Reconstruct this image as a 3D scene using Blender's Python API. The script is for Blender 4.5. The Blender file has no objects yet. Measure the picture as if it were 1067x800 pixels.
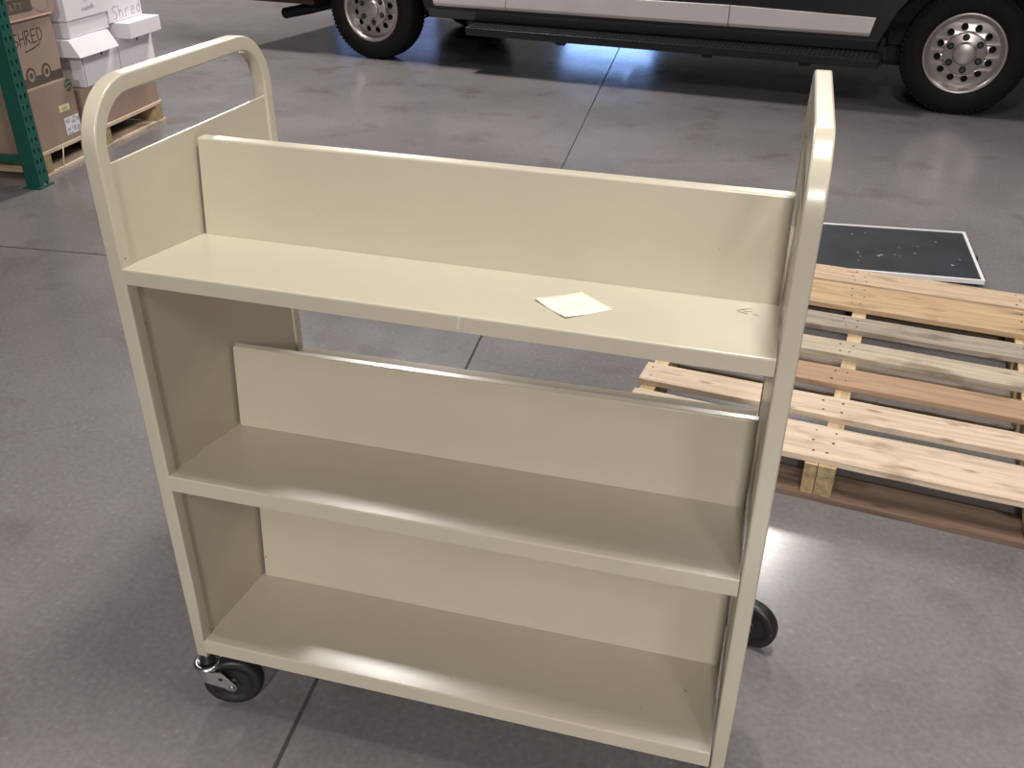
import bpy, bmesh, math, random
from mathutils import Vector, Matrix
R = random.Random(7)
C = bpy.context.scene.collection
PI = math.pi

# ------------------------------------------------------------------ materials
def mat(name, col, rough=.5, metal=0., noise=0., nscale=8., spec=.5, coat=0., bump=0., bscale=200.):
    m = bpy.data.materials.new(name); m.use_nodes = True
    nt = m.node_tree; b = nt.nodes['Principled BSDF']
    b.inputs['Roughness'].default_value = rough; b.inputs['Metallic'].default_value = metal
    b.inputs['Specular IOR Level'].default_value = spec; b.inputs['Coat Weight'].default_value = coat
    b.inputs['Base Color'].default_value = (*col, 1)
    tc = nt.nodes.new('ShaderNodeTexCoord')
    if noise:
        n = nt.nodes.new('ShaderNodeTexNoise'); n.inputs['Scale'].default_value = nscale; n.inputs['Detail'].default_value = 6
        nt.links.new(tc.outputs['Object'], n.inputs['Vector'])
        mr = nt.nodes.new('ShaderNodeMapRange'); mr.inputs[1].default_value = .3; mr.inputs[2].default_value = .7
        mr.inputs[3].default_value = 1-noise; mr.inputs[4].default_value = 1+noise
        nt.links.new(n.outputs['Fac'], mr.inputs[0])
        mx = nt.nodes.new('ShaderNodeVectorMath'); mx.operation = 'SCALE'; mx.inputs[0].default_value = col
        nt.links.new(mr.outputs[0], mx.inputs['Scale']); nt.links.new(mx.outputs[0], b.inputs['Base Color'])
    if bump:
        n2 = nt.nodes.new('ShaderNodeTexNoise'); n2.inputs['Scale'].default_value = bscale
        nt.links.new(tc.outputs['Object'], n2.inputs['Vector'])
        bp = nt.nodes.new('ShaderNodeBump'); bp.inputs['Strength'].default_value = bump; bp.inputs['Distance'].default_value = .002
        nt.links.new(n2.outputs['Fac'], bp.inputs['Height']); nt.links.new(bp.outputs[0], b.inputs['Normal'])
    return m

def N(nt, t, **kw):
    n = nt.nodes.new('ShaderNode'+t)
    for k, v in kw.items():
        if k in n.inputs.keys(): n.inputs[k].default_value = v
        else: setattr(n, k, v)
    return n

def ramp(nt, stops):
    r = nt.nodes.new('ShaderNodeValToRGB'); e = r.color_ramp.elements
    while len(e) < len(stops): e.new(.5)
    for q, (p, c) in zip(e, stops): q.position = p; q.color = (*c, 1)
    return r

def mat_paint(name, col, chips=True):
    m = mat(name, col, .25, noise=.035, nscale=5, bump=.05, bscale=350)
    nt = m.node_tree; b = nt.nodes['Principled BSDF']; L = nt.links.new
    src = b.inputs['Base Color'].links[0].from_socket
    geo = N(nt, 'NewGeometry')
    n = N(nt, 'TexNoise', Scale=55., Detail=3.); L(geo.outputs['Position'], n.inputs['Vector'])
    n3 = N(nt, 'TexNoise', Scale=4., Detail=2.); L(geo.outputs['Position'], n3.inputs['Vector'])
    ad = N(nt, 'Math', operation='MULTIPLY_ADD'); ad.inputs[1].default_value = .35
    L(n3.outputs['Fac'], ad.inputs[0]); L(n.outputs['Fac'], ad.inputs[2])
    r = ramp(nt, [(.965, (0, 0, 0)), (.98, (1, 1, 1))]); L(ad.outputs[0], r.inputs[0])
    mx = N(nt, 'Mix', data_type='RGBA'); L(r.outputs[0], mx.inputs[0]); L(src, mx.inputs[6])
    mx.inputs[7].default_value = (.16, .12, .08, 1)
    L(mx.outputs[2], b.inputs['Base Color'])
    return m

def mat_wood(name, c1, c2, dark=.5, axis=0, dirt=.35):
    """grain runs along local X of the mesh's Object coords"""
    m = bpy.data.materials.new(name); m.use_nodes = True
    nt = m.node_tree; b = nt.nodes['Principled BSDF']; L = nt.links.new
    b.inputs['Roughness'].default_value = .75; b.inputs['Specular IOR Level'].default_value = .25
    tc = N(nt, 'TexCoord'); oi = N(nt, 'ObjectInfo')
    off = N(nt, 'VectorMath', operation='SCALE'); off.inputs[0].default_value = (13, 7, 5); L(oi.outputs['Random'], off.inputs['Scale'])
    ad = N(nt, 'VectorMath', operation='ADD'); L(tc.outputs['Object'], ad.inputs[0]); L(off.outputs[0], ad.inputs[1])
    mp = N(nt, 'Mapping'); s = [30, 30, 30]; s[axis] = 1.6; mp.inputs['Scale'].default_value = s
    L(ad.outputs[0], mp.inputs['Vector'])
    n1 = N(nt, 'TexNoise', Scale=2.2, Detail=7., Distortion=.6); L(mp.outputs[0], n1.inputs['Vector'])
    r1 = ramp(nt, [(.25, c2), (.55, c1), (.8, tuple(min(1, x*1.12) for x in c1))]); L(n1.outputs['Fac'], r1.inputs[0])
    # blotches, knots and dirt
    mp2 = N(nt, 'Mapping'); s2 = [14, 14, 14]; s2[axis] = 6; mp2.inputs['Scale'].default_value = s2; L(ad.outputs[0], mp2.inputs['Vector'])
    n2 = N(nt, 'TexNoise', Scale=1., Detail=5.); L(mp2.outputs[0], n2.inputs['Vector'])
    r2 = ramp(nt, [(.30, (dirt, dirt*.85, dirt*.72)), (.44, (1, 1, 1))]); L(n2.outputs['Fac'], r2.inputs[0])
    mm = N(nt, 'Mix', data_type='RGBA', blend_type='MULTIPLY'); mm.inputs[0].default_value = dark
    L(r1.outputs[0], mm.inputs[6]); L(r2.outputs[0], mm.inputs[7])
    vor = N(nt, 'TexVoronoi', Scale=1.); mp3 = N(nt, 'Mapping'); s3 = [16, 16, 16]; s3[axis] = 5; mp3.inputs['Scale'].default_value = s3
    L(ad.outputs[0], mp3.inputs['Vector']); L(mp3.outputs[0], vor.inputs['Vector'])
    r3 = ramp(nt, [(.05, (.3, .17, .1)), (.14, (1, 1, 1))]); L(vor.outputs['Distance'], r3.inputs[0])
    m3 = N(nt, 'Mix', data_type='RGBA', blend_type='MULTIPLY'); m3.inputs[0].default_value = .55
    L(mm.outputs[2], m3.inputs[6]); L(r3.outputs[0], m3.inputs[7])
    L(m3.outputs[2], b.inputs['Base Color'])
    bp = N(nt, 'Bump'); bp.inputs['Strength'].default_value = .35; bp.inputs['Distance'].default_value = .003
    L(n1.outputs['Fac'], bp.inputs['Height']); L(bp.outputs[0], b.inputs['Normal'])
    return m

def mat_floor():
    m = bpy.data.materials.new('polished concrete'); m.use_nodes = True
    nt = m.node_tree; b = nt.nodes['Principled BSDF']; L = nt.links.new
    tc = N(nt, 'TexCoord')
    n1 = N(nt, 'TexNoise', Scale=.9, Detail=8., Roughness=.62); L(tc.outputs['Object'], n1.inputs['Vector'])
    r1 = ramp(nt, [(.3, (.160, .150, .152)), (.5, (.198, .187, .190)), (.72, (.232, .220, .225))]); L(n1.outputs['Fac'], r1.inputs[0])
    # fine pale aggregate specks
    n2 = N(nt, 'TexNoise', Scale=75., Detail=3.); L(tc.outputs['Object'], n2.inputs['Vector'])
    r2 = ramp(nt, [(.40, (.90, .90, .90)), (.56, (1, 1, 1)), (.64, (1.0, 1.0, 1.0)), (.74, (1.28, 1.28, 1.28))]); L(n2.outputs['Fac'], r2.inputs[0])
    mm = N(nt, 'Mix', data_type='RGBA', blend_type='MULTIPLY'); mm.inputs[0].default_value = 1.
    L(r1.outputs[0], mm.inputs[6]); L(r2.outputs[0], mm.inputs[7])
    # stains
    n3 = N(nt, 'TexNoise', Scale=3.2, Detail=4.); L(tc.outputs['Object'], n3.inputs['Vector'])
    r3 = ramp(nt, [(.33, (.84, .82, .81)), (.43, (1, 1, 1))]); L(n3.outputs['Fac'], r3.inputs[0])
    m3 = N(nt, 'Mix', data_type='RGBA', blend_type='MULTIPLY'); m3.inputs[0].default_value = 1.
    L(mm.outputs[2], m3.inputs[6]); L(r3.outputs[0], m3.inputs[7])
    # hairline cracks
    wn = N(nt, 'TexNoise', Scale=1.3, Detail=4.); L(tc.outputs['Object'], wn.inputs['Vector'])
    wm = N(nt, 'VectorMath', operation='MULTIPLY_ADD'); wm.inputs[1].default_value = (.6, .6, 0)
    L(wn.outputs['Color'], wm.inputs[0]); L(tc.outputs['Object'], wm.inputs[2])
    vo = N(nt, 'TexVoronoi', Scale=.42, feature='DISTANCE_TO_EDGE'); L(wm.outputs[0], vo.inputs['Vector'])
    r4 = ramp(nt, [(.0009, (.72, .70, .70)), (.0022, (1, 1, 1))]); L(vo.outputs['Distance'], r4.inputs[0])
    m4 = N(nt, 'Mix', data_type='RGBA', blend_type='MULTIPLY'); m4.inputs[0].default_value = .22
    L(m3.outputs[2], m4.inputs[6]); L(r4.outputs[0], m4.inputs[7])
    L(m4.outputs[2], b.inputs['Base Color'])
    mr = N(nt, 'MapRange'); mr.inputs[1].default_value = .3; mr.inputs[2].default_value = .7; mr.inputs[3].default_value = .14; mr.inputs[4].default_value = .24
    L(n1.outputs['Fac'], mr.inputs[0]); L(mr.outputs[0], b.inputs['Roughness'])
    b.inputs['Specular IOR Level'].default_value = .5
    bp = N(nt, 'Bump'); bp.inputs['Strength'].default_value = .04; bp.inputs['Distance'].default_value = .002
    L(n2.outputs['Fac'], bp.inputs['Height']); L(bp.outputs[0], b.inputs['Normal'])
    return m

def emit(name, col, s):
    m = bpy.data.materials.new(name); m.use_nodes = True
    b = m.node_tree.nodes['Principled BSDF']
    b.inputs['Base Color'].default_value = (*[min(1, c) for c in col], 1)
    b.inputs['Emission Color'].default_value = (*col, 1); b.inputs['Emission Strength'].default_value = s
    return m

M = dict(
    cream=mat_paint('cream enamel paint', (.52, .476, .376)),
    steel=mat('zinc plated steel', (.62, .61, .60), .28, 1., noise=.06),
    rubber=mat('black rubber', (.012, .012, .013), .45, noise=.15, nscale=30),
    hub=mat('dark caster hub', (.018, .018, .02), .38),
    streak=mat('pale streak', (.60, .56, .45), .6),
    note=mat('pale yellow paper', (.86, .87, .66), .8, noise=.015),
    pencil=mat('faint pencil', (.60, .62, .50), .8),
    scuff=mat('grey scuff', (.30, .27, .21), .6),
    wood_pale=mat_wood('pale pallet wood', (.57, .43, .295), (.41, .285, .18), .6),
    wood_white=mat_wood('whitish pallet wood', (.63, .505, .385), (.45, .335, .235), .65, dirt=.42),
    wood_tan=mat_wood('tan pallet wood', (.52, .365, .225), (.385, .25, .14), .5),
    wood_grey=mat_wood('weathered grey pallet wood', (.37, .31, .25), (.23, .185, .145), .7),
    wood_ash=mat_wood('ashen pallet wood', (.50, .42, .325), (.34, .27, .2), .65),
    wood_red=mat_wood('brown pallet wood', (.42, .275, .175), (.28, .175, .105), .55),
    wood_dirty=mat_wood('dirty dark pallet wood', (.20, .135, .097), (.10, .064, .045), .9, dirt=.2),
    wood_y=mat_wood('stringer wood', (.62, .47, .29), (.47, .33, .18), .5, axis=1),
    wood_end=mat('rough end grain', (.33, .25, .135), .9, noise=.35, nscale=60, bump=.6, bscale=120),
    nail=mat('rusty nail holes', (.06, .035, .025), .7),
    teal=mat('green rack paint', (.010, .088, .068), .42, noise=.1, nscale=12),
    card=mat('brown cardboard', (.315, .222, .170), .82, noise=.06, nscale=6),
    card2=mat('pinkish brown cardboard', (.345, .25, .20), .82, noise=.06, nscale=6),
    card_print=mat('dark carton print', (.10, .072, .055), .8, noise=.25, nscale=14),
    card_edge=mat('pale cardboard edge', (.62, .45, .33), .85),
    white_card=mat('white box board', (.80, .765, .795), .7, noise=.025, nscale=5),
    ink=mat('black marker', (.055, .04, .035), .7),
    pale_ink=mat('pale print', (.30, .235, .19), .8),
    grey_ink=mat('grey marker', (.42, .41, .45), .75),
    white_label=mat('white label', (.75, .72, .76), .6),
    yellow_label=mat('yellow label', (.72, .66, .36), .6),
    yellow_ink=mat('olive print', (.42, .42, .16), .7),
    green_ink=mat('dark green print', (.085, .11, .07), .75),
    strap=mat('pale strap', (.75, .68, .58), .5),
    black_panel=mat('black board surface', (.014, .015, .022), .62, noise=.5, nscale=7, spec=.3),
    white_frame=mat('white frame', (.78, .78, .80), .4),
    chalk=mat('white dust', (.22, .22, .25), .9),
    van=mat('black van paint', (.012, .012, .014), .3, coat=.15),
    silver=mat('silver lower body', (.68, .64, .64), .36, .1, noise=.04, nscale=4),
    sill=mat('dark grey sill', (.045, .045, .048), .3, coat=.3),
    under=mat('undercarriage black', (.006, .006, .007), .7),
    plast=mat('black step plastic', (.012, .012, .013), .38),
    tread=mat('step tread', (.020, .020, .021), .4),
    tire=mat('tire rubber', (.010, .0085, .008), .75, noise=.2, nscale=25, spec=.22),
    rim=mat('silver wheel steel', (.50, .46, .45), .34, .75, noise=.05),
    hole=mat('wheel hole shade', (.01, .01, .01), .7),
    glass=mat('dark van glass', (.01, .012, .015), .05),
    wall=mat('wall paint', (.30, .29, .28), .8, noise=.04, nscale=1),
    ceil=mat('ceiling deck', (.45, .45, .45), .8, noise=.04, nscale=1),
    joint=mat('floor joint filler', (.085, .08, .08), .7),
    seam=mat('seam', (.004, .004, .004), .8),
    maroon=mat('rear quarter dark maroon', (.03, .012, .010), .35, coat=.4),
    frame_dark=mat('door frame', (.12, .12, .13), .5),
)
M['floor'] = mat_floor()

# ------------------------------------------------------------------ mesh helpers
class MB:
    def __init__(s): s.bm = bmesh.new(); s.mats = []
    def mi(s, m):
        if m not in s.mats: s.mats.append(m)
        return s.mats.index(m)
    def faces(s, verts, faces, m, smooth=False):
        vs = [s.bm.verts.new(v) for v in verts]; k = s.mi(m); out = []
        for f in faces:
            try:
                q = s.bm.faces.new([vs[i] for i in f]); q.material_index = k; q.smooth = smooth; out.append(q)
            except ValueError: pass
        return vs, out
    def hexa(s, p, m, bev=0.):
        """p: 4 bottom corners then 4 top corners, both counter-clockwise from above"""
        vs, fs = s.faces(p, [(3, 2, 1, 0), (4, 5, 6, 7), (0, 1, 5, 4), (1, 2, 6, 5), (2, 3, 7, 6), (3, 0, 4, 7)], m)
        if bev:
            es = list({e for f in fs for e in f.edges})
            r = bmesh.ops.bevel(s.bm, geom=es, offset=bev, segments=2, affect='EDGES', profile=.6)
            for f in r['faces']: f.material_index = s.mi(m)
    def box(s, x0, x1, y0, y1, z0, z1, m, bev=0., fn=None):
        p = [(x0, y0, z0), (x1, y0, z0), (x1, y1, z0), (x0, y1, z0), (x0, y0, z1), (x1, y0, z1), (x1, y1, z1), (x0, y1, z1)]
        if fn: p = [fn(*q) for q in p]
        s.hexa(p, m, bev)
    def sweep(s, path, prof, m, closed=False, smooth=True, up=(1, 0, 0)):
        """sweep 2-D profile (a along side, b along 'out') along path of points; 'up' is a fixed side axis"""
        n = len(path); rings = []; side = Vector(up)
        for i, p in enumerate(path):
            p = Vector(p)
            t = (Vector(path[min(i+1, n-1)]) - Vector(path[max(i-1, 0)])).normalized()
            sd = (side - t*side.dot(t)).normalized(); o = t.cross(sd).normalized()
            k = 1.
            rings.append([s.bm.verts.new(p+sd*a+o*b*k) for a, b in prof])
        q = s.mi(m); L = len(prof)
        for i in range(n-1):
            for j in range(L):
                f = s.bm.faces.new([rings[i][j], rings[i][(j+1) % L], rings[i+1][(j+1) % L], rings[i+1][j]])
                f.material_index = q; f.smooth = smooth
        for r, rev in ((rings[0], True), (rings[-1], False)):
            f = s.bm.faces.new(list(reversed(r)) if rev else r); f.material_index = q
    def tube(s, path, rad, m, seg=12, up=None):
        d = (Vector(path[-1])-Vector(path[0])).normalized()
        if up is None: up = (0, 0, 1) if abs(d.z) < .8 else (1, 0, 0)
        s.sweep(path, [(rad*math.cos(2*PI*k/seg), rad*math.sin(2*PI*k/seg)) for k in range(seg)], m, up=up)
    def lathe(s, prof, m, o=(0, 0, 0), ax=(0, 0, 1), seg=40, smooth=True, caps=True):
        """prof: list of (radius, height along ax)"""
        ax = Vector(ax).normalized(); a = ax.orthogonal().normalized(); b = ax.cross(a); o = Vector(o)
        rings = []
        for r, h in prof:
            rings.append([s.bm.verts.new(o+ax*h+(a*math.cos(2*PI*k/seg)+b*math.sin(2*PI*k/seg))*r) for k in range(seg)])
        q = s.mi(m)
        for i in range(len(rings)-1):
            for k in range(seg):
                f = s.bm.faces.new([rings[i][k], rings[i][(k+1) % seg], rings[i+1][(k+1) % seg], rings[i+1][k]])
                f.material_index = q; f.smooth = smooth
        if caps:
            for r, rev in ((rings[0], True), (rings[-1], False)):
                f = s.bm.faces.new(list(reversed(r)) if rev else r); f.material_index = q
    def disc(s, c, n, r, m, seg=10):
        n = Vector(n).normalized(); a = n.orthogonal().normalized(); b = n.cross(a); c = Vector(c)
        vs = [s.bm.verts.new(c+(a*math.cos(2*PI*k/seg)+b*math.sin(2*PI*k/seg))*r) for k in range(seg)]
        f = s.bm.faces.new(vs); f.material_index = s.mi(m)
    def stroke(s, pts, w, fn, m, th=.0008):
        """a drawn line: thin solid ribbon through 2-D pts, mapped to 3-D by fn(a, b, height)"""
        for (a0, b0), (a1, b1) in zip(pts, pts[1:]):
            d = math.hypot(a1-a0, b1-b0) or 1e-6; nx, ny = -(b1-b0)/d*w/2, (a1-a0)/d*w/2
            ex, ey = (a1-a0)/d*w*.35, (b1-b0)/d*w*.35
            q = [(a0-ex+nx, b0-ey+ny), (a0-ex-nx, b0-ey-ny), (a1+ex-nx, b1+ey-ny), (a1+ex+nx, b1+ey+ny)]
            s.hexa([fn(a, b, 0) for a, b in q]+[fn(a, b, th) for a, b in q], m)
    def build(s, name, parent=None, bev=0., sub=0, loc=None, fix=True):
        if fix: bmesh.ops.recalc_face_normals(s.bm, faces=s.bm.faces[:])
        me = bpy.data.meshes.new(name); s.bm.to_mesh(me); s.bm.free()
        for m in s.mats: me.materials.append(m)
        o = bpy.data.objects.new(name, me); C.objects.link(o)
        if parent: o.parent = parent
        if loc: o.location = loc
        if bev:
            b = o.modifiers.new('bevel', 'BEVEL'); b.width = bev; b.segments = 2; b.limit_method = 'ANGLE'; b.angle_limit = math.radians(40)
        return o

def thing(name, label, cat, loc=(0, 0, 0), rz=0., group=None):
    o = bpy.data.objects.new(name, None); C.objects.link(o); o.location = loc; o.rotation_euler = (0, 0, rz)
    o.empty_display_size = .1
    o['label'] = label; o['category'] = cat
    if group: o['group'] = group
    return o
def tag(o, label, cat, group=None):
    o['label'] = label; o['category'] = cat
    if group: o['group'] = group
    return o
def struct(o): o['kind'] = 'structure'; return o

def plate_with_holes(outer, holes, th, z=0.):
    """2-D outline with holes -> (verts, faces) of a solid plate, via a filled curve"""
    cu = bpy.data.curves.new('plate', 'CURVE'); cu.dimensions = '2D'; cu.fill_mode = 'BOTH'; cu.extrude = th/2
    for loop in [outer]+holes:
        sp = cu.splines.new('POLY'); sp.points.add(len(loop)-1); sp.use_cyclic_u = True
        for p, (a, b) in zip(sp.points, loop): p.co = (a, b, 0, 1)
    ob = bpy.data.objects.new('plate', cu); C.objects.link(ob)
    dg = bpy.context.evaluated_depsgraph_get(); dg.update()
    me = bpy.data.meshes.new_from_object(ob.evaluated_get(dg))
    v = [tuple(x.co) for x in me.vertices]; f = [tuple(p.vertices) for p in me.polygons]
    bpy.data.objects.remove(ob); bpy.data.curves.remove(cu); bpy.data.meshes.remove(me)
    return v, f
def circle(cx, cy, r, n=16, rx=None):
    return [(cx+r*math.cos(2*PI*k/n), cy+(rx or r)*math.sin(2*PI*k/n)) for k in range(n)]

# ------------------------------------------------------------------ camera
cam_d = bpy.data.cameras.new('camera'); cam = bpy.data.objects.new('camera', cam_d); C.objects.link(cam)
bpy.context.scene.camera = cam
yaw, pitch, roll = .2754, .5235, .0053
fwd = Vector((-math.sin(yaw)*math.cos(pitch), math.cos(yaw)*math.cos(pitch), -math.sin(pitch)))
rt = Vector((math.cos(yaw), math.sin(yaw), 0)); up = rt.cross(fwd)
r2 = rt*math.cos(roll)+up*math.sin(roll); u2 = -rt*math.sin(roll)+up*math.cos(roll)
mw = Matrix((r2, u2, -fwd)).transposed().to_4x4(); mw.translation = (.8796, -1.0422, 1.4382)
cam.matrix_world = mw
cam_d.sensor_width = 36; cam_d.lens = 967.33/1067*36; cam_d.clip_start = .05; cam_d.clip_end = 200

# ------------------------------------------------------------------ setting
TH = math.atan2(-.609, 6.67)     # direction of the long floor joint
jd = Vector((math.sin(TH), math.cos(TH), 0)); jx = Vector((math.cos(TH), -math.sin(TH), 0))
J0 = Vector((.0335, 1.411, 0)); 
def jf(a, b, z): v = J0+jx*a+jd*b; return (v.x, v.y, z)
b2 = .64                          # second joint crosses the first here
mb = MB()
g, dep = .0042, .006
XS = [-16, -g, g, 14]; YS = [-16, b2-g, b2+g, 15]
for i in (0, 2):
    for j in (0, 2):
        mb.faces([jf(XS[i], YS[j], 0), jf(XS[i+1], YS[j], 0), jf(XS[i+1], YS[j+1], 0), jf(XS[i], YS[j+1], 0)], [(0, 1, 2, 3)], M['floor'])
for j in (0, 2):
    mb.faces([jf(-g, YS[j], 0), jf(0, YS[j], -dep), jf(g, YS[j], 0), jf(-g, YS[j+1], 0), jf(0, YS[j+1], -dep), jf(g, YS[j+1], 0)], [(0, 1, 4, 3), (1, 2, 5, 4)], M['joint'])
for i in (0, 2):
    mb.faces([jf(XS[i], b2-g, 0), jf(XS[i], b2, -dep), jf(XS[i], b2+g, 0), jf(XS[i+1], b2-g, 0), jf(XS[i+1], b2, -dep), jf(XS[i+1], b2+g, 0)], [(0, 1, 4, 3), (1, 2, 5, 4)], M['joint'])
mb.faces([jf(-g, b2-g, 0), jf(g, b2-g, 0), jf(g, b2+g, 0), jf(-g, b2+g, 0)], [(0, 1, 2, 3)], M['joint'])
fl = mb.build('floor', fix=False); struct(fl)
H = 6.6
def wall(name, a0, a1, b0, b1, holes=None, m='wall', z0=-.01, z1=H):
    mb = MB()
    p = [jf(a0, b0, z0), jf(a1, b0, z0), jf(a1, b1, z0), jf(a0, b1, z0), jf(a0, b0, z1), jf(a1, b0, z1), jf(a1, b1, z1), jf(a0, b1, z1)]
    mb.hexa(p, M[m]); return struct(mb.build(name))
wall('wall_left', -16.2, -16, -16.2, 15.2); wall('wall_right', 14, 14.2, -16.2, 15.2); wall('wall_front', -16, 14, -16.2, -16)
wall('ceiling', -16.2, 14.2, -16.2, 15.2, m='ceil', z0=H, z1=H+.2)
wall('wall_back', -16, 14, 13.2, 13.4)
def glazed_door(name, a0, a1, z1, s, col):
    mb = MB(); y = 13.2
    def fb(x0, x1, z0, z1_, d, m):
        mb.hexa([jf(x0, y-d, z0), jf(x1, y-d, z0), jf(x1, y, z0), jf(x0, y, z0), jf(x0, y-d, z1_), jf(x1, y-d, z1_), jf(x1, y, z1_), jf(x0, y, z1_)], m)
    fb(a0-.1, a0, 0, z1+.1, .06, M['frame_dark']); fb(a1, a1+.1, 0, z1+.1, .06, M['frame_dark']); fb(a0, a1, z1, z1+.1, .06, M['frame_dark'])
    fb(a0, a1, 0, .12, .05, M['frame_dark'])
    fb(a0, a1, .12, z1, .03, emit(name+' daylight', col, s))
    return struct(mb.build(name))
glazed_door('door_1', -1.45, -.05, 2.3, 6.5, (.30, .50, 1.))
glazed_door('door_2', -5.3, -3.6, 2.3, .45, (.34, .48, 1.))

# ------------------------------------------------------------------ book cart
Lc, t, d, D = .92, .0245, .0245, .481
cart = thing('book_cart', 'cream metal double-sided book cart with sloping shelves on swivel casters', 'cart', (Lc/2, D/2, 0))
co = Vector((Lc/2, D/2, 0))
def cb(mb, name, parent=None, bev=0., **k):      # build in world coords, re-origin at the cart base
    bmesh.ops.translate(mb.bm, verts=mb.bm.verts[:], vec=-co)
    return mb.build(name, parent or cart, bev, **k)
Htop, zb, rad = 1.1664, .131, .092
prof = []
for cx_, cy_, a0 in ((1, 1, 0), (-1, 1, 90), (-1, -1, 180), (1, -1, 270)):
    for k in range(4):
        a = math.radians(a0+30*k); rr = .0032
        prof.append((cx_*(t/2-rr)+rr*math.cos(a), cy_*(d/2-rr)+rr*math.sin(a)))
def u_path():
    p = []; ri = rad-d/2
    zs = [zb, .3, .6, .9, Htop-rad]
    zs.insert(-1, Htop-rad-.006)
    for z in zs: p.append((0, d/2, z))
    for k in range(1, 13):
        a = PI/2*k/12; p.append((0, rad-ri*math.cos(a), Htop-rad+ri*math.sin(a)))
    for k in range(0, 13):
        a = PI/2*(1-k/12); p.append((0, D-rad+ri*math.cos(a), Htop-rad+ri*math.sin(a)))
    for z in reversed(zs[:-1]): p.append((0, D-d/2, z))
    return p
for xc in (-t/2, Lc+t/2):
    mb = MB(); mb.sweep([(xc, y, z) for _, y, z in u_path()], prof, M['cream'], up=(1, 0, 0))
    ef = cb(mb, 'tubular_end_frame'); wn_ = ef.modifiers.new('wn', 'WEIGHTED_NORMAL'); wn_.weight = 90
zp = 1.0559
for s, x in ((1, -.0036), (-1, Lc+.0020)):
    mb = MB(); x0, x1 = sorted((x, x-s*.004))
    mb.box(x0, x1, d-.001, D-d+.001, .140, zp, M['cream'], .0012)
    cb(mb, 'end_panel')
shelves = [  # z left/right of front edge, lip, y/z of divider foot, y/z of divider top
    (.9090, .9010, .024, .2106, .8821, .2292, 1.0364),
    (.5420, .5470, .0288, .2169, .5131, .2319, .6697),
    (.1720, .1825, .0310, .2171, .1525, .2330, .3120)]
for zl, zr, h, yb, zbm, yt, ztp in shelves:
    tl = (zl-zr)
    for back in (False, True):
        mb = MB(); ym = (lambda y: D-y) if back else (lambda y: y)
        x0, x1 = -.0034, Lc-.0012
        def sec(x):
            z1 = zl+(zr-zl)*x/Lc; zb_ = zbm+(zr-zl)*(x/Lc-.5); th = .0022; r_ = .0025
            sec_ = [(0.0002, z1-h), (0.0002, z1-r_), (r_*.3, z1-r_*.3), (r_, z1), (yb+.004, zb_), (yb+.004, zb_-th), (.003, z1-th*1.6), (.003, z1-h+th), (.018, z1-h+th), (.018, z1-h)]
            return [(x, ym(y), z) for y, z in sec_]
        a, b = sec(x0), sec(x1); n = len(a)
        mb.faces(a+b, [(i, (i+1) % n, n+(i+1) % n, n+i) for i in range(n)]+[tuple(range(n)), tuple(range(2*n-1, n-1, -1))], M['cream'])
        sh = cb(mb, 'shelf')
    mb = MB(); w = D-2*yt; r_ = .003; gx0, gx1 = .0022, Lc-.0030
    def dsec(x):
        k = (zr-zl)*(x/Lc-.5)
        s_ = [(yb, zbm+k-.0005), (yt, ztp+k-r_), (yt+r_*.3, ztp+k-r_*.3), (yt+r_, ztp+k), (D-yt-r_, ztp+k), (D-yt-r_*.3, ztp+k-r_*.3), (D-yt, ztp+k-r_), (D-yb, zbm+k-.0005)]
        return [(x, y, z) for y, z in s_]
    a, b = dsec(gx0), dsec(gx1); n = len(a)
    mb.faces(a+b, [(i, (i+1) % n, n+(i+1) % n, n+i) for i in range(n)]+[tuple(range(n)), tuple(range(2*n-1, n-1, -1))], M['cream'])
    cb(mb, 'center_divider')
# scuff on the top shelf
def on_top(x, y, hgt=0.):
    z1 = .9090+(.9010-.9090)*x/Lc; zb_ = .8821+(-.008)*(x/Lc-.5)
    return (x, y, z1+(zb_-z1)*(y-.0025)/(.2146-.0025)+hgt)
mb = MB()
for k in range(12):
    a = .870+R.uniform(-.010, .014); b = .168+R.uniform(-.012, .012); L_ = R.uniform(.004, .010); an = R.uniform(-.5, .9)
    mb.stroke([(a, b), (a+L_*.5*math.cos(an), b+L_*.5*math.sin(an)+.002), (a+L_*math.cos(an), b+L_*math.sin(an))], .0011, lambda p, q, hh: on_top(p, q, .0002+hh), M['scuff'], .0002)
cb(mb, 'scuff_mark')['label'] = 'grey scuff scratched into the top shelf'

mb = MB(); mb.hexa([(.508, -.0002, .884), (.512, -.0002, .8839), (.512, .0004, .8839), (.508, .0004, .884), (.510, -.0004, .9018), (.514, -.0004, .9017), (.514, .0004, .9017), (.510, .0004, .9018)], M['streak'])
cb(mb, 'paint_streak')['label'] = 'pale streak on the top shelf edge'

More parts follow.
